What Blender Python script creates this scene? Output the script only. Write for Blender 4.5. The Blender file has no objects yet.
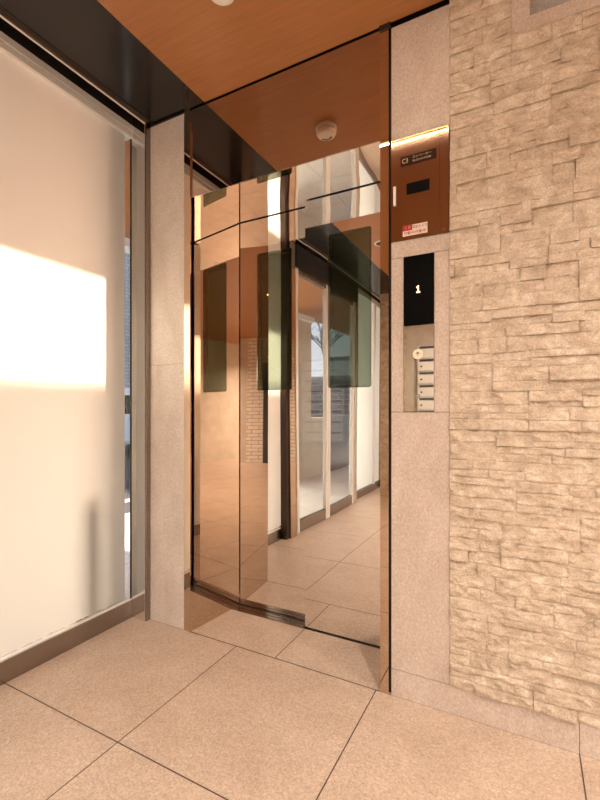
import bpy, bmesh, math, random
import numpy as np
from mathutils import Vector, Matrix, noise
random.seed(7)
sc = bpy.context.scene
COL = sc.collection
H = 1.0736                       # camera height
CEIL = H + 1.46

# ---------------------------------------------------------------- camera
cam_d = bpy.data.cameras.new('camera'); cam = bpy.data.objects.new('camera', cam_d); COL.objects.link(cam)
cam_d.sensor_fit = 'HORIZONTAL'; cam_d.sensor_width = 36.0
cam_d.lens = 432 / 600 * 36
cam_d.shift_y = 10 / 600
cam_d.clip_start = 0.02
cam.location = (0, 0, H); cam.rotation_euler = (math.radians(90), 0, math.radians(27.9))
sc.camera = cam

# ---------------------------------------------------------------- world, sun, exposure
w = bpy.data.worlds.new('sky'); sc.world = w; w.use_nodes = True
wn = w.node_tree; wn.nodes.clear()
wo = wn.nodes.new('ShaderNodeOutputWorld'); bg = wn.nodes.new('ShaderNodeBackground')
tc = wn.nodes.new('ShaderNodeTexCoord'); sx = wn.nodes.new('ShaderNodeSeparateXYZ'); cr = wn.nodes.new('ShaderNodeValToRGB')
cr.color_ramp.elements[0].position = 0.0; cr.color_ramp.elements[0].color = (0.92, 0.94, 1.0, 1)
cr.color_ramp.elements[1].position = 0.7; cr.color_ramp.elements[1].color = (0.42, 0.60, 1.0, 1)
wn.links.new(tc.outputs['Generated'], sx.inputs[0]); wn.links.new(sx.outputs[2], cr.inputs[0])
wn.links.new(cr.outputs[0], bg.inputs[0]); bg.inputs[1].default_value = 0.66
wn.links.new(bg.outputs[0], wo.inputs[0])

sun_d = bpy.data.lights.new('sun', 'SUN'); sun = bpy.data.objects.new('sun', sun_d); COL.objects.link(sun)
sun_d.energy = 10.0; sun_d.angle = math.radians(2.2); sun_d.color = (1.0, 0.84, 0.66)
SUN_EL = math.radians(30)
sd = Vector((math.cos(SUN_EL), 0.0, -math.sin(SUN_EL)))     # shines towards +X
sun.rotation_euler = sd.to_track_quat('-Z', 'Y').to_euler()

sc.view_settings.view_transform = 'Standard'; sc.view_settings.look = 'None'
sc.view_settings.gamma = 1.0; sc.view_settings.use_curve_mapping = False
sc.view_settings.exposure = 0.84
sc.cycles.max_bounces = 14; sc.cycles.glossy_bounces = 10; sc.cycles.transparent_max_bounces = 16
sc.cycles.diffuse_bounces = 5; sc.cycles.transmission_bounces = 8
sc.cycles.sample_clamp_indirect = 6.0
sc.cycles.caustics_reflective = True
sc.cycles.use_denoising = True

# ---------------------------------------------------------------- materials
def mat(name, color, rough=0.5, metal=0.0, spec=0.5):
    m = bpy.data.materials.new(name); m.use_nodes = True
    p = m.node_tree.nodes['Principled BSDF']
    p.inputs['Base Color'].default_value = (*color, 1); p.inputs['Roughness'].default_value = rough
    p.inputs['Metallic'].default_value = metal; p.inputs['Specular IOR Level'].default_value = spec
    return m
def nd(m, t, **kw):
    n = m.node_tree.nodes.new(t)
    for k, v in kw.items(): setattr(n, k, v)
    return n
def lk(m, a, b): m.node_tree.links.new(a, b)
def pr(m): return m.node_tree.nodes['Principled BSDF']
def coords(m, scale=(1, 1, 1), rot=(0, 0, 0)):
    t = nd(m, 'ShaderNodeTexCoord'); mp = nd(m, 'ShaderNodeMapping')
    mp.inputs['Scale'].default_value = scale; mp.inputs['Rotation'].default_value = rot
    lk(m, t.outputs['Object'], mp.inputs[0]); return mp.outputs[0]
def nz(m, vec, scale, detail=4, rough=0.5, dist=0.0):
    n = nd(m, 'ShaderNodeTexNoise'); n.inputs['Scale'].default_value = scale; n.inputs['Detail'].default_value = detail
    n.inputs['Roughness'].default_value = rough; n.inputs['Distortion'].default_value = dist
    lk(m, vec, n.inputs['Vector']); return n.outputs['Fac']
def ramp(m, fac, stops):
    r = nd(m, 'ShaderNodeValToRGB'); e = r.color_ramp.elements
    while len(e) < len(stops): e.new(0.5)
    for i, (p_, c) in enumerate(stops): e[i].position = p_; e[i].color = (*c, 1)
    lk(m, fac, r.inputs[0]); return r.outputs[0]
def mix(m, fac, a, b, mode='MIX'):
    n = nd(m, 'ShaderNodeMix', data_type='RGBA', blend_type=mode)
    if isinstance(fac, (int, float)): n.inputs[0].default_value = fac
    else: lk(m, fac, n.inputs[0])
    for s, v in ((n.inputs[6], a), (n.inputs[7], b)):
        if isinstance(v, tuple): s.default_value = (*v, 1)
        else: lk(m, v, s)
    return n.outputs[2]
def math_(m, op, a, b=None, c=None):
    n = nd(m, 'ShaderNodeMath', operation=op)
    for i, v in enumerate((a, b, c)):
        if v is None: continue
        if isinstance(v, (int, float)): n.inputs[i].default_value = v
        else: lk(m, v, n.inputs[i])
    return n.outputs[0]
def bump(m, h, strength, dist, target=None):
    b = nd(m, 'ShaderNodeBump'); b.inputs['Strength'].default_value = strength; b.inputs['Distance'].default_value = dist
    lk(m, h, b.inputs['Height'])
    lk(m, b.outputs[0], (target or pr(m)).inputs['Normal'])
    return b

def stone(name, c0, c1, c2, rough=0.6, scale=9.0, bs=0.35, bd=0.002, vein=0.25, stretch=(1, 1, 1)):
    m = mat(name, c1, rough); v = coords(m, stretch)
    a = nz(m, v, scale, 8, 0.65, 0.6); b = nz(m, v, scale * 14, 5, 0.7)
    col = ramp(m, a, [(0.3, c0), (0.52, c1), (0.72, c2)])
    col2 = ramp(m, b, [(0.3, c0), (0.6, c2)])
    f2 = nz(m, v, 170, 3, 0.7)
    col = mix(m, vein, col, col2)
    col = mix(m, 0.55, col, ramp(m, f2, [(0.36, (.70, .68, .66)), (0.64, (1.2, 1.2, 1.21))]), 'MULTIPLY')
    lk(m, col, pr(m).inputs['Base Color'])
    bump(m, math_(m, 'ADD', math_(m, 'MULTIPLY', a, 0.7), math_(m, 'MULTIPLY', b, 0.5)), bs, bd)
    return m

def tile_floor(name, ox, px, oy, py, c0, c1, rough=0.38, usey=True):
    m = mat(name, c1, rough); v = coords(m)
    s = nd(m, 'ShaderNodeSeparateXYZ'); lk(m, v, s.inputs[0])
    def jt(sock, o, p):
        t = math_(m, 'DIVIDE', math_(m, 'SUBTRACT', sock, o), p)
        fr = math_(m, 'SUBTRACT', t, math_(m, 'ROUND', t))
        return math_(m, 'LESS_THAN', math_(m, 'MULTIPLY', math_(m, 'ABSOLUTE', fr), p), 0.0021)
    j = jt(s.outputs[0], ox, px)
    if usey: j = math_(m, 'MAXIMUM', j, jt(s.outputs[1], oy, py))
    a = nz(m, v, 5, 6, 0.6, 0.4); b = nz(m, v, 58, 3, 0.5, 0.8); c = nz(m, v, 130, 3, 0.7)
    col = ramp(m, a, [(0.3, c0), (0.7, c1)])
    col = mix(m, 0.22, col, ramp(m, b, [(0.35, tuple(k * .62 for k in c0)), (0.65, tuple(min(1, k * 1.25) for k in c1))]))
    col = mix(m, 0.5, col, ramp(m, c, [(0.36, (.62, .59, .56)), (0.62, (1.25, 1.26, 1.28))]), 'MULTIPLY')
    col = mix(m, j, col, (0.075, 0.05, 0.04))
    lk(m, col, pr(m).inputs['Base Color'])
    hh = math_(m, 'ADD', math_(m, 'ADD', b, math_(m, 'MULTIPLY', c, 0.3)), math_(m, 'MULTIPLY', j, -2.0))
    bump(m, hh, 1.0, 0.0032)
    return m

def mirror(name, color, rough=0.015, wav=0.35, stretch=(1, 1, .25), sc_=2.4):
    m = mat(name, color, rough, 1.0); v = coords(m, stretch)
    bump(m, nz(m, v, sc_, 1, 0.4), wav, 0.004)
    return m
M = {}
M['floor'] = tile_floor('floor_tile', -1.174, 0.657, 0.958, 0.642, (0.47, 0.36, 0.275), (0.60, 0.48, 0.39), 0.32)
M['floor_recess'] = tile_floor('recess_floor_tile', -0.971, 5, 1.601, 5, (0.47, 0.36, 0.275), (0.60, 0.48, 0.39))
M['paving'] = tile_floor('paving', -1.174, 0.657, 0.958, 0.642, (0.70, 0.68, 0.66), (0.84, 0.82, 0.80), 0.6)
M['panel_stone'] = stone('panel_stone', (0.42, 0.33, 0.275), (0.54, 0.45, 0.39), (0.64, 0.57, 0.51), 0.5, 7, 0.2, 0.001, 0.35, (1, 1, .6))
M['pillar_stone'] = stone('pillar_stone', (0.52, 0.45, 0.40), (0.64, 0.58, 0.53), (0.74, 0.70, 0.66), 0.5, 7, 0.25, 0.001, 0.3, (1, 1, .6))
M['split_stone'] = stone('split_stone', (0.38, 0.28, 0.19), (0.63, 0.515, 0.40), (0.86, 0.78, 0.67), 0.55, 17, 1.0, 0.008, 0.25, (1, 1, 1.2))
M['cream_wall'] = stone('cream_wall', (0.52, 0.45, 0.37), (0.60, 0.54, 0.46), (0.66, 0.61, 0.54), 0.6, 3, 0.1, 0.001, 0.15)
M['mirror'] = mirror('polished_steel', (0.60, 0.475, 0.37))
M['mirror_door'] = mirror('polished_door_steel', (0.86, 0.82, 0.78), 0.012, 0.6)
M['transom'] = mirror('polished_transom_steel', (0.55, 0.44, 0.36), 0.012, 0.03)
M['steel'] = mat('satin_steel', (0.66, 0.64, 0.62), 0.16, 1.0)
M['steel_polish'] = mirror('polished_window_steel', (0.80, 0.78, 0.76), 0.05, 0.05)
M['rail'] = mat('bronze_rail', (0.34, 0.30, 0.275), 0.22, 1.0)
M['aluminium'] = mat('brushed_aluminium', (0.82, 0.82, 0.82), 0.3, 0.35)
M['white_metal'] = mat('white_metal', (0.85, 0.83, 0.8), 0.35)
M['black'] = mat('black', (0.006, 0.005, 0.005), 0.6)
M['brown_dark'] = mat('dark_brown_metal', (0.05, 0.03, 0.022), 0.35, 0.3)
M['bulkhead'] = mat('charcoal_panel', (0.014, 0.013, 0.013), 0.16, 0.0, 0.5)
M['display'] = mat('black_glass', (0.001, 0.001, 0.001), 0.4, 0.0, 0.08)
M['plastic'] = mat('white_plastic', (0.80, 0.76, 0.70), 0.4)
M['plastic_dark'] = mat('dark_grille', (0.02, 0.018, 0.015), 0.5)
M['red'] = mat('red_print', (0.34, 0.004, 0.006), 0.5, 0.0, 0.1)
M['ink'] = mat('black_ink', (0.01, 0.01, 0.01), 0.5)
M['cream'] = mat('cream_button', (0.82, 0.70, 0.55), 0.4)
M['asphalt'] = stone('asphalt', (0.03, 0.03, 0.032), (0.05, 0.05, 0.052), (0.08, 0.08, 0.08), 0.85, 20)
M['paint'] = mat('road_paint', (0.8, 0.8, 0.78), 0.6)
M['van'] = mat('van_paint', (0.80, 0.82, 0.84), 0.25)
M['tyre'] = mat('tyre', (0.015, 0.015, 0.016), 0.8)
M['bark'] = stone('bark', (0.02, 0.017, 0.014), (0.035, 0.03, 0.025), (0.06, 0.05, 0.04), 0.9, 30)
M['mailbox'] = mat('mailbox_white', (0.80, 0.79, 0.77), 0.3)
M['dark_door'] = mat('dark_grey_door', (0.045, 0.05, 0.055), 0.35)
M['shaft'] = mat('shaft_grey', (0.12, 0.13, 0.095), 0.7)
M['grey_metal_and_shade'] = mat('dark_grey_metal_and_shade', (0.09, 0.095, 0.10), 0.3, 0.4)  # metal parts, and the shaded stretch of the low wall
M['concrete'] = stone('concrete', (0.25, 0.24, 0.23), (0.33, 0.32, 0.30), (0.42, 0.40, 0.38), 0.8, 5)
# orange wood ceiling
m = mat('wood_ceiling', (0.40, 0.15, 0.045), 0.34); v = coords(m, (1, 14, 1))
g = nz(m, v, 5, 6, 0.6, 0.3)
lk(m, ramp(m, g, [(0.25, (0.33, 0.135, 0.045)), (0.75, (0.42, 0.178, 0.065))]), pr(m).inputs['Base Color'])
M['wood'] = m
# bronze brushed plate
m = mat('bronze_plate', (0.33, 0.215, 0.145), 0.09, 1.0); 
v = coords(m, (1, 1, 90)); bump(m, nz(m, v, 8, 2), 0.06, 0.0005)
M['bronze'] = m
# small white tiles / brick
def brick(name, c1, c2, mortar, bw, bh, rough=0.35):
    m = mat(name, c1, rough); t = nd(m, 'ShaderNodeTexCoord'); s = nd(m, 'ShaderNodeSeparateXYZ'); cb = nd(m, 'ShaderNodeCombineXYZ')
    lk(m, t.outputs['Object'], s.inputs[0]); lk(m, math_(m, 'ADD', s.outputs[0], s.outputs[1]), cb.inputs[0]); lk(m, s.outputs[2], cb.inputs[1])
    b = nd(m, 'ShaderNodeTexBrick'); b.inputs['Scale'].default_value = 1; b.inputs['Brick Width'].default_value = bw; b.inputs['Row Height'].default_value = bh
    b.inputs['Mortar Size'].default_value = bh * 0.07; b.inputs['Color1'].default_value = (*c1, 1); b.inputs['Color2'].default_value = (*c2, 1); b.inputs['Mortar'].default_value = (*mortar, 1)
    lk(m, cb.outputs[0], b.inputs['Vector']); lk(m, b.outputs[0], pr(m).inputs['Base Color'])
    bump(m, b.outputs['Fac'], 0.4, -0.004)
    return m
M['white_tile'] = brick('white_glazed_tile', (0.78, 0.75, 0.70), (0.70, 0.67, 0.62), (0.25, 0.22, 0.2), 0.22, 0.075)
M['grey_tile'] = brick('grey_facade_tile', (0.46, 0.45, 0.44), (0.38, 0.37, 0.37), (0.2, 0.19, 0.18), 0.3, 0.12)
M['dark_brick'] = brick('dark_facade_brick', (0.16, 0.14, 0.13), (0.11, 0.10, 0.10), (0.3, 0.28, 0.26), 0.6, 0.22)
# clear glass : transparent with fresnel reflection
def glass(name, tint=(0.93, 0.95, 0.94), refl=None):
    m = bpy.data.materials.new(name); m.use_nodes = True; nt = m.node_tree; nt.nodes.clear()
    o = nd(m, 'ShaderNodeOutputMaterial'); t = nd(m, 'ShaderNodeBsdfTransparent'); t.inputs[0].default_value = (*tint, 1)
    g_ = nd(m, 'ShaderNodeBsdfGlossy'); g_.inputs['Roughness'].default_value = 0.0
    mx = nd(m, 'ShaderNodeMixShader')
    if refl is None:
        f = nd(m, 'ShaderNodeLayerWeight'); f.inputs['Blend'].default_value = 0.5
        lk(m, math_(m, 'ADD', math_(m, 'MULTIPLY', math_(m, 'POWER', f.outputs['Facing'], 5.0), 0.9), 0.035), mx.inputs[0])
    else: mx.inputs[0].default_value = refl
    lk(m, t.outputs[0], mx.inputs[1]); lk(m, g_.outputs[0], mx.inputs[2]); lk(m, mx.outputs[0], o.inputs[0])
    return m
M['glass'] = glass('clear_glass')
# wired, green tinted glass of the lift doors
m = glass('wired_green_glass', (0.36, 0.42, 0.31), 0.24)
gl = [n for n in m.node_tree.nodes if n.type == 'BSDF_GLOSSY'][0]; gl.inputs[0].default_value = (0.82, 0.92, 0.72, 1)
tcn = nd(m, 'ShaderNodeTexCoord'); mp = nd(m, 'ShaderNodeMapping'); mp.inputs['Rotation'].default_value = (0, math.radians(-40), 0)
lk(m, tcn.outputs['Object'], mp.inputs[0]); ss = nd(m, 'ShaderNodeSeparateXYZ'); lk(m, mp.outputs[0], ss.inputs[0])
t_ = math_(m, 'DIVIDE', ss.outputs[2], 0.022); fr = math_(m, 'ABSOLUTE', math_(m, 'SUBTRACT', t_, math_(m, 'ROUND', t_)))
wire = math_(m, 'LESS_THAN', fr, 0.035)
wb = nd(m, 'ShaderNodeBsdfDiffuse'); wb.inputs[0].default_value = (0.32, 0.30, 0.18, 1)
mx2 = nd(m, 'ShaderNodeMixShader'); out = [n for n in m.node_tree.nodes if n.type == 'OUTPUT_MATERIAL'][0]
mx1 = [n for n in m.node_tree.nodes if n.type == 'MIX_SHADER' and n != mx2][0]
lk(m, math_(m, 'MULTIPLY', wire, 0.22), mx2.inputs[0]); lk(m, mx1.outputs[0], mx2.inputs[1]); lk(m, wb.outputs[0], mx2.inputs[2]); lk(m, mx2.outputs[0], out.inputs[0])
M['wired'] = m
# frosted privacy film
m = bpy.data.materials.new('privacy_film'); m.use_nodes = True; m.node_tree.nodes.clear()
o = nd(m, 'ShaderNodeOutputMaterial'); tl = nd(m, 'ShaderNodeBsdfTranslucent'); tl.inputs[0].default_value = (0.92, 0.90, 0.87, 1)
df = nd(m, 'ShaderNodeBsdfDiffuse'); df.inputs[0].default_value = (0.7, 0.68, 0.66, 1)
mx = nd(m, 'ShaderNodeMixShader'); mx.inputs[0].default_value = 0.12
lk(m, tl.outputs[0], mx.inputs[1]); lk(m, df.outputs[0], mx.inputs[2]); lk(m, mx.outputs[0], o.inputs[0])
M['film'] = m
m = bpy.data.materials.new('added_sun_diffuser'); m.use_nodes = True; m.node_tree.nodes.clear()  # translucent material of the added panels that spread sunlight outside
o = nd(m, 'ShaderNodeOutputMaterial'); tl = nd(m, 'ShaderNodeBsdfTranslucent'); tl.inputs[0].default_value = (0.50, 0.53, 0.62, 1)
df = nd(m, 'ShaderNodeBsdfDiffuse'); df.inputs[0].default_value = (0.7, 0.7, 0.7, 1)
mx = nd(m, 'ShaderNodeMixShader'); mx.inputs[0].default_value = 0.4
lk(m, tl.outputs[0], mx.inputs[1]); lk(m, df.outputs[0], mx.inputs[2]); lk(m, mx.outputs[0], o.inputs[0])
M['sun_diffuser'] = m
m2 = m.copy(); m2.name = 'added_warm_diffuser'  # warm copy, tints the light reaching the window film
for n_ in m2.node_tree.nodes:
    if n_.type == 'BSDF_TRANSLUCENT': n_.inputs[0].default_value = (0.82, 0.635, 0.49, 1)
    if n_.type == 'MIX_SHADER': n_.inputs[0].default_value = 0.1
M['sun_diffuser_warm'] = m2
m3 = m2.copy(); m3.name = 'added_cool_diffuser'  # neutral copy for the light on the lower film
for n_ in m3.node_tree.nodes:
    if n_.type == 'BSDF_TRANSLUCENT': n_.inputs[0].default_value = (0.80, 0.80, 0.80, 1)
M['sun_diffuser_cool'] = m3
for n_ in m.node_tree.nodes:
    if n_.type == 'BSDF_TRANSLUCENT': n_.inputs[0].default_value = (0.93, 0.97, 1.0, 1)
    if n_.type == 'MIX_SHADER': n_.inputs[0].default_value = 0.15
def emit(name, c, s):
    m = bpy.data.materials.new(name); m.use_nodes = True; p = pr(m)
    p.inputs['Base Color'].default_value = (*c, 1); p.inputs['Emission Color'].default_value = (*c, 1); p.inputs['Emission Strength'].default_value = s
    return m
M['digit'] = emit('orange_digit', (1.0, 0.42, 0.22), 2.4)
M['lamp'] = emit('lamp_diffuser', (1.0, 0.72, 0.38), 14.0)

# ---------------------------------------------------------------- mesh helpers
def add_box(bm, x0, x1, y0, y1, z0, z1, bev=0.0):
    vs = [bm.verts.new((x, y, z)) for x in (x0, x1) for y in (y0, y1) for z in (z0, z1)]
    idx = [(0, 1, 3, 2), (4, 6, 7, 5), (0, 4, 5, 1), (2, 3, 7, 6), (0, 2, 6, 4), (1, 5, 7, 3)]
    fs = [bm.faces.new([vs[i] for i in f]) for f in idx]
    if bev:
        es = list({e for f in fs for e in f.edges})
        bmesh.ops.bevel(bm, geom=es, offset=bev, segments=2, profile=0.5, affect='EDGES')
    return bm
def B(*boxes, bev=0.0):
    bm = bmesh.new()
    for b in boxes: add_box(bm, *b, bev=bev)
    return bm
def prism(pts, z0, z1, bev=0.0):
    bm = bmesh.new(); lo = [bm.verts.new((x, y, z0)) for x, y in pts]; hi = [bm.verts.new((x, y, z1)) for x, y in pts]; n = len(pts)
    bm.faces.new(lo[::-1]); bm.faces.new(hi)
    for i in range(n): bm.faces.new((lo[i], lo[(i + 1) % n], hi[(i + 1) % n], hi[i]))
    return bm
def lathe(bm, prof, n=32, mtx=None):
    rings = []
    for r, z in prof:
        if r < 1e-6: rings.append([bm.verts.new((0, 0, z))])
        else: rings.append([bm.verts.new((r * math.cos(2 * math.pi * i / n), r * math.sin(2 * math.pi * i / n), z)) for i in range(n)])
    for a, b in zip(rings, rings[1:]):
        for i in range(n):
            j = (i + 1) % n
            if len(a) == 1 and len(b) == 1: continue
            if len(a) == 1: bm.faces.new((a[0], b[i], b[j]))
            elif len(b) == 1: bm.faces.new((a[i], b[0], a[j]))
            else: bm.faces.new((a[i], b[i], b[j], a[j]))
    if mtx is not None: bmesh.ops.transform(bm, matrix=mtx, verts=[v_ for r_ in rings for v_ in r_])
    return bm
def tube(bm, p0, p1, r0, r1, n=8):
    p0, p1 = Vector(p0), Vector(p1); d = p1 - p0; q = d.to_track_quat('Z', 'Y').to_matrix().to_4x4()
    return lathe(bm, [(0, 0), (r0, 0), (r1, d.length), (0, d.length)], n, Matrix.Translation(p0) @ q)
def obj(name, bm, material, parent=None, smooth=False):
    bmesh.ops.recalc_face_normals(bm, faces=bm.faces)
    me = bpy.data.meshes.new(name); bm.to_mesh(me); bm.free()
    if isinstance(material, (list, tuple)):
        for mm in material: me.materials.append(mm)
    else: me.materials.append(material)
    if smooth:
        for p_ in me.polygons: p_.use_smooth = True
    o_ = bpy.data.objects.new(name, me); COL.objects.link(o_)
    if parent is not None:
        o_.parent = parent; o_.matrix_parent_inverse = parent.matrix_world.inverted()
        wl = Vector(parent['org']) if 'org' in parent.keys() else Vector((0, 0, 0))
        o_.matrix_parent_inverse = Matrix.Translation(-wl)
    return o_
ORG = {}
def thing(name, label, cat, loc=(0, 0, 0), group=None):
    o_ = bpy.data.objects.new(name, None); COL.objects.link(o_); o_.location = loc; o_.empty_display_size = 0.05
    o_['label'] = label; o_['category'] = cat
    if group: o_['group'] = group
    ORG[o_.name] = Vector(loc)
    return o_
def part(name, bm, material, parent, label=None, smooth=False):      # geometry given in world coordinates
    bmesh.ops.recalc_face_normals(bm, faces=bm.faces)
    me = bpy.data.meshes.new(name); bm.to_mesh(me); bm.free(); me.materials.append(material)
    if smooth:
        for p_ in me.polygons: p_.use_smooth = True
    o_ = bpy.data.objects.new(name, me); COL.objects.link(o_)
    root = ORG[parent.name]; o_.parent = parent; o_.matrix_parent_inverse = Matrix.Translation(-root)
    ORG[o_.name] = Vector((0, 0, 0))
    if label: o_['label'] = label
    return o_
def tag(o_, label, cat, group=None):
    o_['label'] = label; o_['category'] = cat
    if group: o_['group'] = group
    ORG[o_.name] = Vector((0, 0, 0)); return o_
def struct(name, bm, material, smooth=False):
    bmesh.ops.recalc_face_normals(bm, faces=bm.faces)
    me = bpy.data.meshes.new(name); bm.to_mesh(me); bm.free(); me.materials.append(material)
    if smooth:
        for p_ in me.polygons: p_.use_smooth = True
    o_ = bpy.data.objects.new(name, me); COL.objects.link(o_); o_['kind'] = 'structure'
    ORG[o_.name] = Vector((0, 0, 0)); return o_
def text(body, size, loc, material, parent, name='lettering', rot=(math.pi / 2, 0, 0), sx_=1.0, align='CENTER'):
    cu = bpy.data.curves.new(name, 'FONT'); cu.body = body; cu.size = size; cu.align_x = align; cu.align_y = 'CENTER'; cu.extrude = 0.0002
    t = bpy.data.objects.new('tmp', cu); COL.objects.link(t)
    t.rotation_euler = rot; t.location = loc; t.scale = (sx_, 1, 1)
    bpy.context.view_layer.update()
    me = bpy.data.meshes.new_from_object(t.evaluated_get(bpy.context.evaluated_depsgraph_get())); me.transform(t.matrix_world)
    bpy.data.objects.remove(t); me.name = name; me.materials.clear(); me.materials.append(material)
    o_ = bpy.data.objects.new(name, me); COL.objects.link(o_); o_.parent = parent; o_.matrix_parent_inverse = Matrix.Translation(-ORG[parent.name])
    ORG[o_.name] = Vector((0, 0, 0)); return o_

# ================================================================= STRUCTURE
YW = 1.60                                    # face of the lift wall
HEAD0, HEAD1 = H + 1.405, H + 1.463
FX = -1.83                                   # glass plane of the window wall
struct('floor', B((-1.84, 4.05, -4.05, YW, -0.06, 0.0), (-0.4665, 4.05, YW, 1.6295, -0.06, -0.0005), (-1.84, -1.4857, YW, 1.6295, -0.06, -0.0005)), M['floor'])
struct('floor_recess', B((-1.4855, -0.4668, YW, 1.883, -0.06, 0.0)), M['floor_recess'])
# ceiling: orange board, charcoal strip and slot along the window
struct('ceiling', B((-1.36, 4.05, -4.05, YW, CEIL, CEIL + 0.05)), M['wood'])
struct('ceiling_strip', B((-1.69, -1.3605, -2.1, YW, CEIL + 0.001, CEIL + 0.05)), M['bulkhead'])
struct('trim_1', B((-1.6995, -1.6905, -2.1, 1.57, CEIL - 0.003, CEIL + 0.03), (-1.7095, -1.7005, -2.1, 1.57, CEIL - 0.006, CEIL + 0.03), (-1.7195, -1.7105, -2.1, 1.57, CEIL - 0.003, CEIL + 0.03)), M['brown_dark'])
struct('trim_2', B((-1.7275, -1.7205, -2.1, 1.57, CEIL - 0.007, CEIL + 0.03)), M['white_metal'])
struct('ceiling_slot', B((-1.90, -1.728, -2.1, YW, CEIL + 0.07, CEIL + 0.10), (-1.90, -1.89, -2.1, YW, CEIL + 0.01, CEIL + 0.07), (-1.858, -1.806, -2.1, 1.565, HEAD1 + 0.0005, CEIL + 0.069)), M['black'])

# lift wall core with the shaft opening
core = struct('wall_front', B((-1.833, -1.4955, 1.63, 2.25, 0, CEIL + 0.1), (-0.4568, 4.05, 1.63, 2.25, 0, CEIL + 0.1), (-1.4945, -0.4578, 1.72, 2.25, 2.16, CEIL + 0.1)), M['black'])
struct('wall_shaft', B((-1.49, -0.46, 2.15, 2.2, -0.05, 2.16)), M['shaft'])
part('stone_pillar', B((-1.715, -1.487, YW, 1.628, 0.0, 0.163), (-1.715, -1.487, YW, 1.628, 0.1645, 1.30), (-1.715, -1.487, YW, 1.628, 1.3015, CEIL - 0.012)), M['pillar_stone'], core)
part('pillar_top_trim', B((-1.72, -1.487, YW + .004, 1.628, CEIL - 0.011, CEIL)), M['brown_dark'], core)
# smooth stone panels right of the frame
X0, X1 = -0.4572, -0.2475
g_ = 0.0009
part('stone_panel', B((X0, X1, YW, 1.628, 2.0815, CEIL - 0.022)), M['panel_stone'], core)
part('stone_panel', B((X0, X1, YW, 1.628, 0.102, 1.065)), M['panel_stone'], core)
part('stone_panel', B((X0, X1, YW, 1.628, 1.642, 1.703), (X0, -0.4115, YW, 1.628, 1.067, 1.6405), (-0.300, X1, YW, 1.628, 1.067, 1.6405), (-0.4115, -0.300, 1.615, 1.628, 1.067, 1.6405)), M['panel_stone'], core)
part('baseboard', B((X0, 0.1395, YW - 0.001, 1.628, 0.0, 0.1), (0.141, 0.80, YW - 0.001, 1.628, 0.0, 0.1), (0.8015, 1.60, YW - 0.001, 1.628, 0.0, 0.1), (1.6015, 4.0, YW - 0.001, 1.628, 0.0, 0.1)), M['panel_stone'], core)

# split-face stacked stone, every block its own relief inside one cladding mesh
def split_stone(x0, x1, z0, z1, plane_y, sgn, cell, niche=None, seed=3, axis='x'):
    rnd = random.Random(seed); bm = bmesh.new()
    blocks = []
    def split(xa, xb, a, b):
        w_, h_ = xb - xa, b - a
        if h_ > 0.066 or (h_ > 0.052 and rnd.random() < 0.5):
            c = a + h_ * rnd.choice((0.36, 0.42, 0.5, 0.6, 0.66))
            split(xa, xb, a, c); split(xa, xb, c, b); return
        if w_ > 0.30 or (w_ > 0.16 and rnd.random() < 0.55):
            c = xa + w_ * rnd.uniform(0.3, 0.7)
            split(xa, c, a, b); split(c, xb, a, b); return
        blocks.append((xa, xb, a, b))
    z = z0
    while z < z1 - 0.001:
        hh = rnd.choice((0.06, 0.085, 0.105, 0.13)); hh = min(hh, z1 - z)
        if z1 - z - hh < 0.05: hh = z1 - z
        x = x0 - rnd.uniform(0, 0.2)
        while x < x1:
            L = rnd.uniform(0.16, 0.46); xa, xb = max(x, x0), min(x + L, x1); x += L
            if xb - xa < 0.012: continue
            if niche and z + hh > niche[2] and xb > niche[0]:
                if xa < niche[0] - 0.03: split(xa, niche[0], max(z, z0), z + hh)
                if z < niche[2] - 0.02: split(max(xa, niche[0]), xb, z, niche[2])
                continue
            split(xa, xb, z, z + hh)
        z += hh
    for k, (xa, xb, a, b) in enumerate(blocks):
        nx = max(2, int((xb - xa) / cell)); nz_ = max(2, int((b - a) / (cell * .75)))
        dep = rnd.uniform(0.004, 0.018); tx, tz = rnd.uniform(-.02, .02), rnd.uniform(-.035, .035); of = Vector((rnd.uniform(0, 90), rnd.uniform(0, 90), rnd.uniform(0, 90)))
        gap = 0.0004; grid = []
        cx, cz = (xa + xb) / 2, (a + b) / 2
        for i in range(nx + 1):
            col = []
            for j in range(nz_ + 1):
                X = xa + gap + (xb - xa - 2 * gap) * i / nx; Z = a + gap + (b - a - 2 * gap) * j / nz_
                p = Vector((X * 13, Z * 18, 0)) + of
                n1 = noise.noise(p); n2 = noise.noise(p * 2.7); n3 = abs(noise.noise(Vector((X * 20 + Z * 17, Z * 20 - X * 11, 3)) + of))
                d = dep + tx * (X - cx) + tz * (Z - cz) + 0.0036 * n1 + 0.0034 * n2 - 0.0082 * n3 + 0.0012 * noise.noise(p * 6.5)
                if i in (0, nx) or j in (0, nz_): d -= 0.0012
                col.append(bm.verts.new((X, plane_y + sgn * max(d, 0.0015), Z)))
            grid.append(col)
        for i in range(nx):
            for j in range(nz_):
                bm.faces.new((grid[i][j], grid[i + 1][j], grid[i + 1][j + 1], grid[i][j + 1]))
        ring = [grid[i][0] for i in range(nx + 1)] + [grid[nx][j] for j in range(1, nz_ + 1)] + [grid[i][nz_] for i in range(nx - 1, -1, -1)] + [grid[0][j] for j in range(nz_ - 1, 0, -1)]
        back = [bm.verts.new((q.co.x, plane_y - sgn * 0.004, q.co.z)) for q in ring]
        for i in range(len(ring)):
            j = (i + 1) % len(ring); bm.faces.new((ring[i], ring[j], back[j], back[i]))
    return bm
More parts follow.
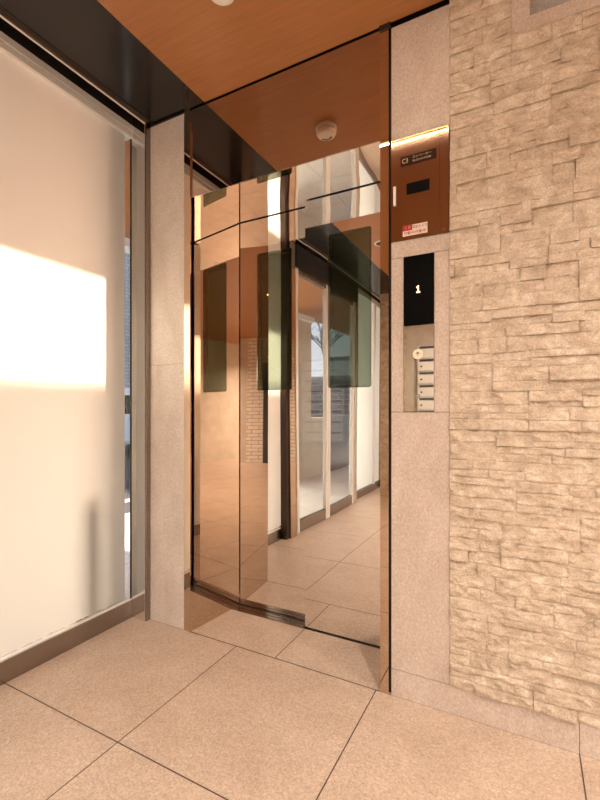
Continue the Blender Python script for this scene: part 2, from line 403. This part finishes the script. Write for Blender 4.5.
def finish_stone(bm, name, parent):
    me = bpy.data.meshes.new(name); bm.to_mesh(me); bm.free(); me.materials.append(M['split_stone'])
    o_ = bpy.data.objects.new(name, me); COL.objects.link(o_); o_.parent = parent; ORG[o_.name] = Vector((0, 0, 0)); return o_
bm = split_stone(-0.2462, 0.62, 0.1008, CEIL - 0.001, YW, -1, 0.0058, niche=(-0.049, 0.62, H + 1.237))
finish_stone(bm, 'stacked_stone_cladding', core)
bm = split_stone(0.62, 4.0, 0.1008, CEIL - 0.001, YW, -1, 0.03, seed=5)
finish_stone(bm, 'stacked_stone_cladding', core)
part('stone_backing', B((-0.2465, -0.049, YW + .0012, 1.628, 0.1005, CEIL), (-0.049, 0.62, YW + .0012, 1.628, 0.1005, H + 1.237), (0.62, 4.0, YW + .0012, 1.628, 0.1005, CEIL)), M['split_stone'], core)
part('niche_border', B((-0.049, 0.003, YW - 0.006, 1.628, H + 1.2375, CEIL), (0.0032, 0.57, YW - 0.006, 1.628, H + 1.2375, H + 1.284), (0.5702, 0.62, YW - 0.006, 1.628, H + 1.2375, CEIL)), M['panel_stone'], core)
part('niche_step', B((0.0032, 0.012, YW + .004, 1.629, H + 1.2842, CEIL), (0.012, 0.57, YW + .004, 1.629, H + 1.2842, H + 1.292)), M['concrete'], core)
part('niche_back', B((0.012, 0.57, 1.612, 1.629, H + 1.2925, CEIL)), M['concrete'], core)

# other room walls
bw = struct('wall_back', B((-1.95, -0.45, -2.35, -2.1, 0, CEIL + 0.1)), M['cream_wall'])
bm = split_stone(-1.74, -1.33, 0.0, CEIL - 0.001, -2.0985, 1, 0.02, seed=9); finish_stone(bm, 'stacked_stone_cladding', bw)
struct('wall_passage', B((-0.45, -0.44, -4.05, -2.1, 0, CEIL)), M['cream_wall'])
struct('wall_far', B((-0.44, 0.02, -4.3, -4.05, 0, CEIL), (1.0, 4.05, -4.3, -4.05, 0, CEIL)), M['cream_wall'])
struct('wall_tiled', B((0.02, 1.0, -4.30, -4.05, 0, CEIL)), M['white_tile'])
struct('wall_right', B((4.05, 4.3, -4.3, 1.63, 0, CEIL)), M['cream_wall'])
d = struct('door_3', B((0.12, 0.66, -4.05, -4.02, 0, 2.03)), M['dark_door'])
part('door_handle', B((0.17, 0.29, -4.02, -3.985, 0.98, 1.0), bev=0.003), M['steel'], d)

# ---------------------------------------------------------------- window wall
HEAD0, HEAD1 = H + 1.405, H + 1.463
def bead(y0, y1, z0, z1, x0=FX + 0.012, x1=FX + 0.026): return (x0, x1, y0, y1, z0, z1)
w1 = struct('window_1', B((FX - 0.004, FX + 0.004, 0.80, 1.57, 0.093, HEAD0 + .02)), M['glass'])
part('window_sill', B((FX - 0.03, -1.815, 0.80, 1.57, 0.0, 0.088), bev=0.002), M['rail'], w1)
part('glazing_bead', B((FX - 0.012, FX + 0.006, 0.80, 1.57, 0.0885, 0.0955)), M['white_metal'], w1)
part('head_frame', B((FX - 0.03, -1.800, 0.80, 1.57, H + 1.432, HEAD1), (FX - 0.03, -1.8045, 0.80, 1.57, HEAD0, H + 1.4285), bev=0.0015), M['aluminium'], w1)
# film with a slightly ragged lower edge
bm = bmesh.new(); N = 120; ya, yb = 0.80, 1.532; rnd = random.Random(4); fx = FX + 0.0056
lo = []; hi = []
for i in range(N + 1):
    y = ya + (yb - ya) * i / N; z = 0.108 + 0.006 * noise.noise(Vector((y * 30, 0, 0))) + 0.004 * noise.noise(Vector((y * 110, 3, 0)))
    lo.append((bm.verts.new((fx, y, z))));  hi.append((bm.verts.new((fx, y, HEAD0 - 0.001))))
for i in range(N): bm.faces.new((lo[i], lo[i + 1], hi[i + 1], hi[i]))
part('privacy_film', bm, M['film'], w1, 'frosted privacy film')
# end panel beside the pillar: polished face towards the room
struct('trim_3', B((FX - 0.003, -1.722, 1.570, 1.592, 0.0, HEAD1 + .05), bev=0.0015), M['steel_polish'])
struct('trim_4', B((-1.7215, -1.7155, 1.573, 1.60, 0.0, CEIL), bev=0.001), M['rail'])
struct('trim_7', B((FX + 0.0045, FX + 0.0085, 1.5665, 1.5697, 0.0955, HEAD0)), M['black'])
# post and sliding entrance
struct('trim_5', B((FX - 0.03, -1.765, 0.635, 0.80, 0.0, CEIL), bev=0.004), M['brown_dark'])
part('post_cover', B((-1.7645, -1.745, 0.66, 0.76, 0.0, CEIL), bev=0.004), M['mirror'], bpy.data.objects['trim_5'])
PX = -1.775
def leaf(n, y0, y1):
    s = 0.045
    r_ = struct('door_%d' % n, B((PX - 0.004, PX + 0.004, y0 + s, y1 - s, 0.11, 2.26)), M['glass'])
    part('door_stile', B((PX - 0.02, PX + 0.02, y0, y0 + s, 0.008, 2.30), bev=0.002), M['aluminium'], r_)
    part('door_stile', B((PX - 0.02, PX + 0.02, y1 - s, y1, 0.008, 2.30), bev=0.002), M['aluminium'], r_)
    part('bottom_rail', B((PX - 0.02, PX + 0.02, y0 + s, y1 - s, 0.012, 0.11), bev=0.002), M['rail'], r_)
    part('top_rail', B((PX - 0.02, PX + 0.02, y0 + s, y1 - s, 2.26, 2.30), bev=0.002), M['rail'], r_)
    return r_
leaf(1, -0.10, 0.63); leaf(2, -0.86, -0.11)
struct('trim_6', B((-1.83, -1.74, -0.90, 0.634, 2.305, 2.50), bev=0.003), M['bulkhead'])
struct('trim_8', B((PX - 0.045, PX + 0.03, -0.95, -0.87, 0.0, 2.50), bev=0.003), M['steel_polish'])
w2 = struct('window_2', B((FX - 0.004, FX + 0.004, -2.08, -0.952, 0.093, HEAD0 + .02)), M['glass'])
part('window_sill', B((FX - 0.03, -1.80, -2.08, -0.952, 0.0, 0.088), bev=0.002), M['rail'], w2)
part('head_frame', B((FX - 0.03, -1.800, -2.08, -0.952, HEAD0, HEAD1), bev=0.002), M['aluminium'], w2)
part('mullion', B((FX + .005, -1.80, -1.80, -1.765, 0.0885, HEAD0 - .001), bev=0.001), M['aluminium'], w2)
bm = bmesh.new(); q = [bm.verts.new(c) for c in ((fx, -2.07, 0.096), (fx, -1.10, 0.096), (fx, -1.10, HEAD0), (fx, -2.07, HEAD0))]; bm.faces.new(q)
part('privacy_film', bm, M['film'], w2, 'frosted privacy film')
struct('trim_9', B((FX - 0.06, -1.742, -2.0985, -2.082, 0.0, CEIL)), M['rail'])

# ---------------------------------------------------------------- outside
struct('paving', B((-3.7, -1.842, -9, 9, -0.06, -0.002)), M['paving'])
struct('road', B((-14, -3.7, -12, 14, -0.08, -0.02)), M['asphalt'])
struct('road_line', B((-4.35, -4.2, -12, 14, -0.0195, -0.017)), M['paint'])
struct('canopy', B((-3.15, -1.862, -5.0, 4.0, H + 1.47, H + 1.60)), M['wood'])
struct('canopy_beam', B((-3.17, -3.03, -2.42, 4.0, H + 1.40, H + 1.469)), M['white_metal'])
struct('wall_outer', B((-3.35, -3.1, -2.45, -1.45, -0.002, H + 1.465)), M['cream_wall'])
struct('added_diffuser_outer', B((-3.115, -3.105, -1.449, 0.73, 0.05, H + 1.40)), M['sun_diffuser'])  # unseen panel added to keep direct sun out and light the paving softly
struct('added_diffuser_garden', B((-3.115, -3.105, 0.801, 2.3, 1.052, 1.85)), M['sun_diffuser_warm'])  # unseen panel added to shade the film below the sun patch and warm it
struct('added_diffuser_slats', B(*[(-3.115, -3.105, 0.801, 2.3, 1.855 + i * 0.03, 1.855 + i * 0.03 + 0.03 * c_) for i, c_ in enumerate((0.9, 0.78, 0.62, 0.46, 0.32, 0.2, 0.12))]), M['sun_diffuser_warm'])  # unseen slats added to soften the lower edge of the sun patch
struct('added_diffuser_lower', B((-3.115, -3.105, 0.801, 2.3, 0.05, 1.05)), M['sun_diffuser_cool'])  # unseen panel added to even out the light on the lower film
struct('added_light_fin', B((-3.10, -1.865, 0.735, 0.80, -0.002, H + 1.465)), M['cream_wall'])  # unseen fin added to keep the entrance panel's light off the film
struct('added_sun_blocker', B((-2.06, -1.935, 1.42, 1.605, -0.002, H + 1.465)), M['white_metal'])  # unseen block added to cut the sun patch at its right edge
struct('roof_sky_block', B((-1.83, 4.3, -4.3, 2.3, CEIL + 0.12, CEIL + 0.2)), M['black'])  # unseen slab added to stop sky light leaking in over the ceiling
struct('wall_low', B((-3.3, -3.1, -3.15, -2.45, -0.002, 0.95)), M['cream_wall'])
struct('wall_low_shaded', B((-3.3, -3.1, -4.5, -3.15, -0.002, 0.97)), M['grey_metal_and_shade'])  # same low wall carried on, its shade put into a darker colour

# ================================================================= LIFT
el = thing('elevator_frame', 'polished steel elevator surround with splayed jambs and full-height mirror transom', 'elevator frame', (-0.975, 1.6, 0))
part('jamb', prism([(-1.4855, 1.597), (-1.447, 1.597), (-1.4085, 1.944), (-1.43, 1.944), (-1.4855, 1.66)], 0, CEIL - 0.001), M['mirror'], el)
part('jamb', prism([(-0.500, 1.597), (-0.4668, 1.597), (-0.4668, 1.66), (-0.515, 1.887), (-0.533, 1.887)], 0, CEIL - 0.001), M['mirror'], el)
part('frame_cap', B((-0.503, -0.4600, 1.592, 1.5965, CEIL - 0.022, CEIL - 0.001)), M['brown_dark'], el)
part('transom', B((-1.4468, -0.5002, 1.606, 1.66, 2.106, CEIL - 0.006), bev=0.0012), M['transom'], el)
part('soffit', prism([(-1.4462, 1.606), (-0.5012, 1.606), (-0.5322, 1.887), (-0.950, 1.887), (-0.950, 1.944), (-1.4092, 1.944)], 2.1036, 2.1056), M['mirror_door'], el)
part('shadow_gap_trim', B((-0.4666, -0.4576, 1.612, 1.66, 0, CEIL - 0.001)), M['black'], el)
part('transom_trim', B((-1.4855, -0.4668, 1.6105, 1.66, CEIL - 0.0055, CEIL - 0.0005)), M['brown_dark'], el)

def rrect(x0, x1, z0, z1, r, n=5):
    pts = []
    for cx, cz, a0 in ((x1 - r, z1 - r, 0), (x0 + r, z1 - r, 90), (x0 + r, z0 + r, 180), (x1 - r, z0 + r, 270)):
        for i in range(n + 1):
            a = math.radians(a0 + 90 * i / n); pts.append((cx + r * math.cos(a), cz + r * math.sin(a)))
    return pts
def ring_panel(outer, inner, y0, y1):
    bm = bmesh.new()
    def loop(pts, y):
        vs = [bm.verts.new((x, y, z)) for x, z in pts]
        es = [bm.edges.new((vs[i], vs[(i + 1) % len(vs)])) for i in range(len(vs))]
        return vs, es
    a, ae = loop(outer, y0); b, be = loop(inner, y0)
    r_ = bmesh.ops.triangle_fill(bm, use_beauty=True, use_dissolve=False, edges=ae + be)
    fs = [f for f in r_['geom'] if isinstance(f, bmesh.types.BMFace)]
    ex = bmesh.ops.extrude_face_region(bm, geom=fs)
    bmesh.ops.translate(bm, vec=(0, y1 - y0, 0), verts=[g for g in ex['geom'] if isinstance(g, bmesh.types.BMVert)])
    return bm
def lift_door(x0, x1, wx0, wx1, y, label, wz=(1.178, 1.915), thick=0.03):
    t = thing('elevator_door', label, 'elevator door', ((x0 + x1) / 2, y, 0))
    part('door_panel', ring_panel([(x0, 0.006), (x1, 0.006), (x1, 2.0985), (x0, 2.0985)], rrect(wx0, wx1, wz[0], wz[1], 0.013), y, y + thick), M['mirror_door'], t)
    bm = bmesh.new(); vs = [bm.verts.new((x, y + 0.003, z)) for x, z in rrect(wx0 + .0005, wx1 - .0005, wz[0] + .0005, wz[1] - .0005, 0.0125)]
    f = bm.faces.new(vs); part('window_glass', bm, M['wired'], t, 'dark green wired glass')
    part('window_rim', ring_panel(rrect(wx0 + .001, wx1 - .001, wz[0] + .001, wz[1] - .001, 0.012), rrect(wx0 + .016, wx1 - .012, wz[0] + .012, wz[1] - .014, 0.008), y + 0.006, y + 0.028), M['black'], t)
    return t
lift_door(-1.425, -0.930, -1.295, -1.079, 1.950, 'left mirror-polished elevator door leaf, set further back, with dark glass window')
lift_door(-0.974, -0.512, -0.8506, -0.6337, 1.893, 'right mirror-polished elevator door leaf, the nearer one, with dark glass window', thick=0.046)
sl = thing('door_sill', 'grooved metal threshold on the floor in front of the left elevator door leaf', 'threshold', (-0.97, 1.9, 0))
part('sill_plate', B((-1.43, -0.49, 1.8835, 1.889, -0.02, 0.002), (-1.43, -0.98, 1.889, 1.912, -0.02, 0.003), (-1.43, -0.98, 1.9175, 1.934, -0.02, 0.003), (-1.43, -0.98, 1.9395, 1.947, -0.02, 0.003), bev=0.0006), M['rail'], sl)
part('groove', B((-1.43, -0.49, 1.889, 1.99, -0.05, -0.021), (-1.49, -0.46, 1.99, 2.14, -0.05, -0.021)), M['black'], sl)

# ---------------------------------------------------------------- control box
ct = thing('control_box', 'bronze metal control cabinet set in the stone above the elevator call panel', 'control box', (-0.355, 1.6, 1.703))
YB = 1.5945
part('box_body', B((-0.4565, -0.249, YB + .002, 1.628, 1.704, 2.081)), M['bronze'], ct)
dr = part('box_door', B((-0.4565, -0.2815, YB, YB + .0018, 1.704, 2.081), bev=0.0005), M['bronze'], ct)
part('side_plate', B((-0.2800, -0.249, YB, YB + .0018, 1.704, 2.081), bev=0.0005), M['bronze'], ct)
part('top_glint', B((-0.4565, -0.249, YB - .0035, YB - .0002, 2.0745, 2.081), bev=0.0015), mat('yellow_glint', (0.9, 0.62, 0.22), 0.25, 1.0), ct, 'yellow light reflection along the top edge')  # yellow reflection on the bevelled top, put into the strip's colour
hd = part('handle', B((-0.4475, -0.4375, YB - .007, YB - .0002, 1.835, 1.907), bev=0.002), M['plastic'], ct, 'pale narrow pull handle')
part('indicator_window', B((-0.3985, -0.3155, YB - .0015, YB - .0002, 1.868, 1.908)), M['display'], ct)
npl = part('nameplate', B((-0.421, -0.2925, YB - .0015, YB - .0002, 1.976, 2.011)), mat('nameplate_brown', (0.035, 0.016, 0.009), 0.6, 0.0, 0.1), ct)
pale = mat('engraved_letters', (0.50, 0.36, 0.25), 0.4)
text('C3', 0.024, (-0.404, YB - .0018, 1.993), pale, npl, sx_=.8)
text('エレベーター', 0.0105, (-0.343, YB - .0018, 2.001), pale, npl, sx_=1.1)
text('ELEVATOR', 0.010, (-0.343, YB - .0018, 1.987), pale, npl, sx_=1.4)
st = part('warning_sticker', B((-0.413, -0.3235, YB - .0008, YB - .0001, 1.7155, 1.754)), mat('sticker_white', (0.80, 0.66, 0.58), 0.5), ct, 'small red and white sticker')
part('sticker_panel', B((-0.4125, -0.3785, YB - .0012, YB - .00085, 1.7345, 1.7535)), M['red'], st, 'red block')
text('注意', 0.0145, (-0.3955, YB - .0014, 1.7438), mat('sticker_pink', (0.75, 0.25, 0.22), 0.5), st)
text('防犯カメラ', 0.0115, (-0.351, YB - .0012, 1.7435), M['ink'], st, sx_=.95)
text('作動中作動中', 0.0135, (-0.368, YB - .0012, 1.7245), M['red'], st, sx_=1.0)
part('screw', tube(bmesh.new(), (-0.2665, YB - .0015, 1.7165), (-0.2665, YB, 1.7165), 0.0025, 0.0025, 12), M['steel'], ct)

# ---------------------------------------------------------------- call panel
cp = thing('call_panel', 'black and steel elevator call panel with lit floor number and round up button', 'call panel', (-0.356, 1.6, 1.067))
part('backing_plate', B((-0.411, -0.3005, 1.5985, 1.614, 1.0675, 1.640)), M['black'], cp)
ds = part('display', B((-0.4105, -0.301, 1.5955, 1.5983, 1.384, 1.6395), bev=0.0006), M['display'], cp)
part('steel_plate', B((-0.4105, -0.301, 1.5955, 1.5983, 1.068, 1.3835), bev=0.0006), mirror('call_plate_steel', (0.74, 0.68, 0.61), 0.02, 0.02), cp)
# figure 1 made of small lit dots
bm = bmesh.new()
cx, cz, s = -0.3565, 1.513, 0.0045
for (i, j) in ((0, 3), (0, 2), (-1, 2), (0, 1), (0, 0), (0, -1), (0, -2), (-1, -2), (1, -2)):
    tube(bm, (cx + i * s, 1.5948, cz + j * s), (cx + i * s, 1.5955, cz + j * s), 0.0026, 0.0026, 10)
part('floor_number', bm, M['digit'], ds, 'lit orange figure 1')
bt = part('call_button', lathe(bmesh.new(), [(0, 0), (0.0185, 0), (0.0185, 0.004), (0.017, 0.0055), (0, 0.0055)], 40, Matrix.Translation((-0.357, 1.5955, 1.277)) @ Matrix.Rotation(math.pi / 2, 4, 'X')), M['cream'], cp, 'round cream button')
bm = B((-0.3578, -0.3562, 1.5892, 1.5899, 1.271, 1.2835))
vs = [bm.verts.new(c) for c in ((-0.357, 1.5891, 1.2855), (-0.3645, 1.5891, 1.279), (-0.3632, 1.5891, 1.2775), (-0.357, 1.5891, 1.2825), (-0.3508, 1.5891, 1.2775), (-0.3495, 1.5891, 1.279))]
bm.faces.new(vs); part('arrow', bm, M['ink'], bt)
kh = part('key_switch', lathe(bmesh.new(), [(0, 0), (0.0075, 0), (0.0075, 0.002), (0.006, 0.003), (0, 0.003)], 24, Matrix.Translation((-0.357, 1.5955, 1.124)) @ Matrix.Rotation(math.pi / 2, 4, 'X')), M['steel'], cp)
part('keyhole', B((-0.3577, -0.3563, 1.592, 1.5924, 1.1205, 1.1275)), M['ink'], kh)

# ---------------------------------------------------------------- ceiling fittings
sm = thing('smoke_detector', 'round white smoke detector on the orange ceiling near the elevator', 'smoke detector', (-0.925, 1.175, CEIL))
part('base', lathe(bmesh.new(), [(0, 0), (0.054, 0), (0.054, -0.012), (0.05, -0.014), (0, -0.014)], 40, Matrix.Translation((-0.925, 1.175, CEIL))), M['plastic'], sm, smooth=False)
part('housing', lathe(bmesh.new(), [(0, -0.014), (0.050, -0.014), (0.052, -0.028), (0.046, -0.041), (0.035, -0.046), (0, -0.047)], 40, Matrix.Translation((-0.925, 1.175, CEIL))), M['plastic'], sm)
bm = bmesh.new()
for i in range(10):
    a0 = math.radians(200 + i * 14)
    for k in range(1):
        a1 = a0 + math.radians(10)
        r0, r1, zz = 0.019, 0.032, CEIL - 0.0478
        bm.faces.new([bm.verts.new((-0.925 + r * math.cos(a), 1.175 + r * math.sin(a), zz)) for r, a in ((r0, a0), (r1, a0), (r1, a1), (r0, a1))])
part('vent_slot', bm, M['plastic_dark'], sm)

def ceiling_lamp(x, y, power, label, r=0.045, size=0.09, col=(1.0, 0.86, 0.72)):
    t = thing('ceiling_light', label, 'ceiling light', (x, y, CEIL), 'recessed ceiling lights of the lobby')
    part('trim_ring', lathe(bmesh.new(), [(r, -0.0005), (r + 0.012, -0.0005), (r + 0.012, -0.004), (r, -0.006), (r, -0.0005)], 32, Matrix.Translation((x, y, CEIL))), M['white_metal'], t)
    part('diffuser', lathe(bmesh.new(), [(0, -0.0012), (r, -0.0012), (r, -0.0006), (0, -0.0006)], 32, Matrix.Translation((x, y, CEIL))), M['lamp'], t)
    ld = bpy.data.lights.new('lamp_light', 'AREA'); ld.shape = 'DISK'; ld.size = size; ld.energy = power; ld.color = col; ld.spread = math.radians(145)
    lo_ = bpy.data.objects.new('lamp_light', ld); COL.objects.link(lo_); lo_.parent = t; lo_.location = (0, 0, -0.008)
ceiling_lamp(0.75, -0.15, 26, 'recessed round ceiling light over the middle of the lobby')
ceiling_lamp(-0.55, -1.0, 16, 'recessed round ceiling light nearest the mailboxes')
ceiling_lamp(1.9, 0.6, 24, 'recessed round ceiling light nearest the cream wall on the right')
ceiling_lamp(2.6, -3.3, 110, 'added ceiling light standing in for daylight on the tiled wall', col=(1.0, .94, .86))  # added lamp, brightens the tiled wall in place of daylight
# unlit recessed downlight seen in the door mirror
dl = thing('ceiling_downlight', 'flat round dark ceiling fitting beside the charcoal ceiling strip', 'ceiling fitting', (-1.13, 0.11, CEIL))
part('rim', lathe(bmesh.new(), [(0.06, -0.0005), (0.072, -0.0005), (0.072, -0.004), (0.06, -0.008), (0.06, -0.0005)], 32, Matrix.Translation((-1.13, 0.11, CEIL))), M['plastic'], dl)
part('grille', lathe(bmesh.new(), [(0, -0.002), (0.06, -0.002), (0.06, -0.0008), (0, -0.0008)], 32, Matrix.Translation((-1.13, 0.11, CEIL))), M['plastic_dark'], dl)
# slim linear fitting parallel to the lift wall
ll = thing('linear_ceiling_light', 'slim linear ceiling light parallel to the elevator wall', 'ceiling light', (-0.42, 0.9, CEIL))
part('housing', B((-0.95, 0.12, 0.885, 0.915, CEIL - 0.012, CEIL - 0.001), bev=0.001), M['white_metal'], ll)
part('diffuser', B((-0.94, 0.11, 0.894, 0.906, CEIL - 0.0155, CEIL - 0.0125)), emit('linear_lamp_diffuser', (1.0, 0.62, 0.22), 7.0), ll)
ld = bpy.data.lights.new('lamp_light', 'AREA'); ld.shape = 'RECTANGLE'; ld.size = 1.04; ld.size_y = 0.012; ld.energy = 2.5; ld.color = (1.0, 0.83, 0.67)
lo_ = bpy.data.objects.new('lamp_light', ld); COL.objects.link(lo_); lo_.parent = ll; lo_.location = (0, 0, -0.0165)

# ---------------------------------------------------------------- mailboxes
k = 0
words = ['lowest', 'second lowest', 'third from the floor', 'fourth from the floor', 'fifth from the floor', 'sixth from the floor', 'seventh from the floor', 'topmost']
for c in range(2):
    for r in range(8):
        x = -1.165 + c * 0.31; z = 0.62 + r * 0.152
        t = thing('mailbox', 'white metal mailbox, %s in the %s column on the back wall' % (words[r], ('window-side', 'passage-side')[c]), 'mailbox', (x + .15, -2.1, z), 'white mailboxes on the back wall')
        part('body', B((x, x + 0.300, -2.099, -1.99, z, z + 0.147), bev=0.002), M['mailbox'], t)
        part('door', B((x + .006, x + 0.294, -1.989, -1.984, z + .005, z + 0.105), bev=0.002), M['mailbox'], t)
        part('slot_flap', B((x + .02, x + 0.28, -1.989, -1.985, z + .113, z + 0.14), bev=0.001), M['grey_metal_and_shade'], t)
        part('lock', tube(bmesh.new(), (x + 0.045, -1.984, z + .055), (x + 0.045, -1.976, z + .055), 0.011, 0.011, 14), M['ink'], t)

# ---------------------------------------------------------------- outdoors
bo = thing('bollard', 'short dark post just behind the frosted window, a blurred shadow low in the film', 'bollard', (-1.90, 1.35, -0.002))
part('post', lathe(bmesh.new(), [(0, 0), (0.028, 0), (0.028, 0.62), (0.018, 0.65), (0, 0.655)], 24, Matrix.Translation((-1.90, 1.345, -0.002))), M['grey_metal_and_shade'], bo)
part('base_plate', lathe(bmesh.new(), [(0, 0), (0.042, 0), (0.042, 0.008), (0, 0.009)], 24, Matrix.Translation((-1.90, 1.345, -0.002))), M['steel'], bo)
van = thing('van', 'white delivery van parked across the street beyond the clear glass strip', 'van', (-9.3, 7.9, -0.02))
rot = Matrix.Translation((-9.3, 7.9, -0.02))
def vp(bm): bmesh.ops.transform(bm, matrix=rot, verts=bm.verts); return bm
prof = [(-1.65, 0.25), (-1.65, 0.85), (-1.5, 1.0), (-1.1, 1.62), (1.6, 1.68), (1.68, 0.3)]
bm = bmesh.new(); n = len(prof)
A = [bm.verts.new((-0.74, y, z)) for y, z in prof]; Bv = [bm.verts.new((0.74, y, z)) for y, z in prof]
bm.faces.new(A); bm.faces.new(Bv[::-1])
for i in range(n): bm.faces.new((A[i], A[(i + 1) % n], Bv[(i + 1) % n], Bv[i]))
bmesh.ops.bevel(bm, geom=list(bm.edges), offset=0.06, segments=3, affect='EDGES')
part('body', vp(bm), M['van'], van, smooth=False)
for (ya_, yb_) in ((-1.0, -0.45), (-0.35, 0.45), (0.55, 1.4)):
    part('side_window', vp(B((0.735, 0.745, ya_, yb_, 1.0, 1.45), bev=0.003)), M['display'], van)
for sy in (-1.05, 1.05):
    for sx_ in (-0.66, 0.66):
        wbm = lathe(bmesh.new(), [(0, -0.09), (0.22, -0.09), (0.28, -0.06), (0.28, 0.09), (0, 0.095)], 28, Matrix.Translation((sx_ + (0.02 if sx_ > 0 else -.02), sy, 0.282)) @ Matrix.Rotation(math.pi / 2, 4, 'Y'))
        wh = part('wheel', vp(wbm), M['tyre'], van)
        if sx_ > 0: part('hub_cap', vp(lathe(bmesh.new(), [(0, 0.0), (0.16, 0.0), (0.15, 0.02), (0, 0.03)], 24, Matrix.Translation((sx_ + 0.118, sy, 0.282)) @ Matrix.Rotation(math.pi / 2, 4, 'Y'))), M['steel'], wh)
part('bumper', vp(B((-0.70, 0.70, -1.72, -1.62, 0.25, 0.45), bev=0.02)), M['plastic_dark'], van)

def building(x0, x1, y0, y1, h, label, mt, nf, nw):
    t = thing('building', label, 'building', ((x0 + x1) / 2, (y0 + y1) / 2, -0.02))
    part('facade', B((x0, x1, y0, y1, -0.02, h)), mt, t)
    part('parapet', B((x0 - .05, x1 + .08, y0 - .05, y1 + .05, h, h + .25), bev=.02), M['concrete'], t)
    for f in range(nf):
        for q in range(nw):
            ww = (y1 - y0) / nw; ya_ = y0 + q * ww + ww * .25; zb = 1.2 + f * 3.0
            wf = part('window', B((x1, x1 + .06, ya_, ya_ + ww * .5, zb, zb + 1.4), bev=.01), M['aluminium'], t)
            part('pane', B((x1 + .061, x1 + .07, ya_ + .06, ya_ + ww * .5 - .06, zb + .06, zb + 1.34)), M['display'], wf)
    return t
building(-18, -12.2, 4, 16, 9.5, 'pale grey tiled building across the street behind the white van', M['grey_tile'], 3, 4)
building(-15, -5.6, -18, -14, 2.35, 'low dark brick building beyond the entrance, behind the bare tree', M['dark_brick'], 1, 4)
building(-11, -7.6, -26, -20, 4.0, 'white house rising behind the low dark brick building', M['white_metal'], 1, 2)
tr = thing('bare_tree', 'bare leafless tree across the street beyond the low entrance wall', 'tree', (-6.6, -10.3, -0.02))
bm = bmesh.new(); rnd = random.Random(12)
def grow(p, d, L, r, lv):
    q = p + d * L; tube(bm, p, q, r, r * .72, 6)
    if lv == 0: return
    for _ in range(3 if lv > 1 else 4):
        nd_ = (d + Vector((rnd.uniform(-.75, .75), rnd.uniform(-.75, .75), rnd.uniform(-.25, .55)))).normalized()
        grow(p + d * L * rnd.uniform(.65, 1), nd_, L * rnd.uniform(.6, .8), r * .6, lv - 1)
tube(bm, (-6.6, -10.3, -0.02), (-6.55, -10.3, 1.5), .11, .09, 10); part('trunk', bm, M['bark'], tr)
bm = bmesh.new(); grow(Vector((-6.55, -10.3, 1.45)), Vector((.1, .1, 1)).normalized(), 1.2, .06, 4); part('branches', bm, M['bark'], tr)
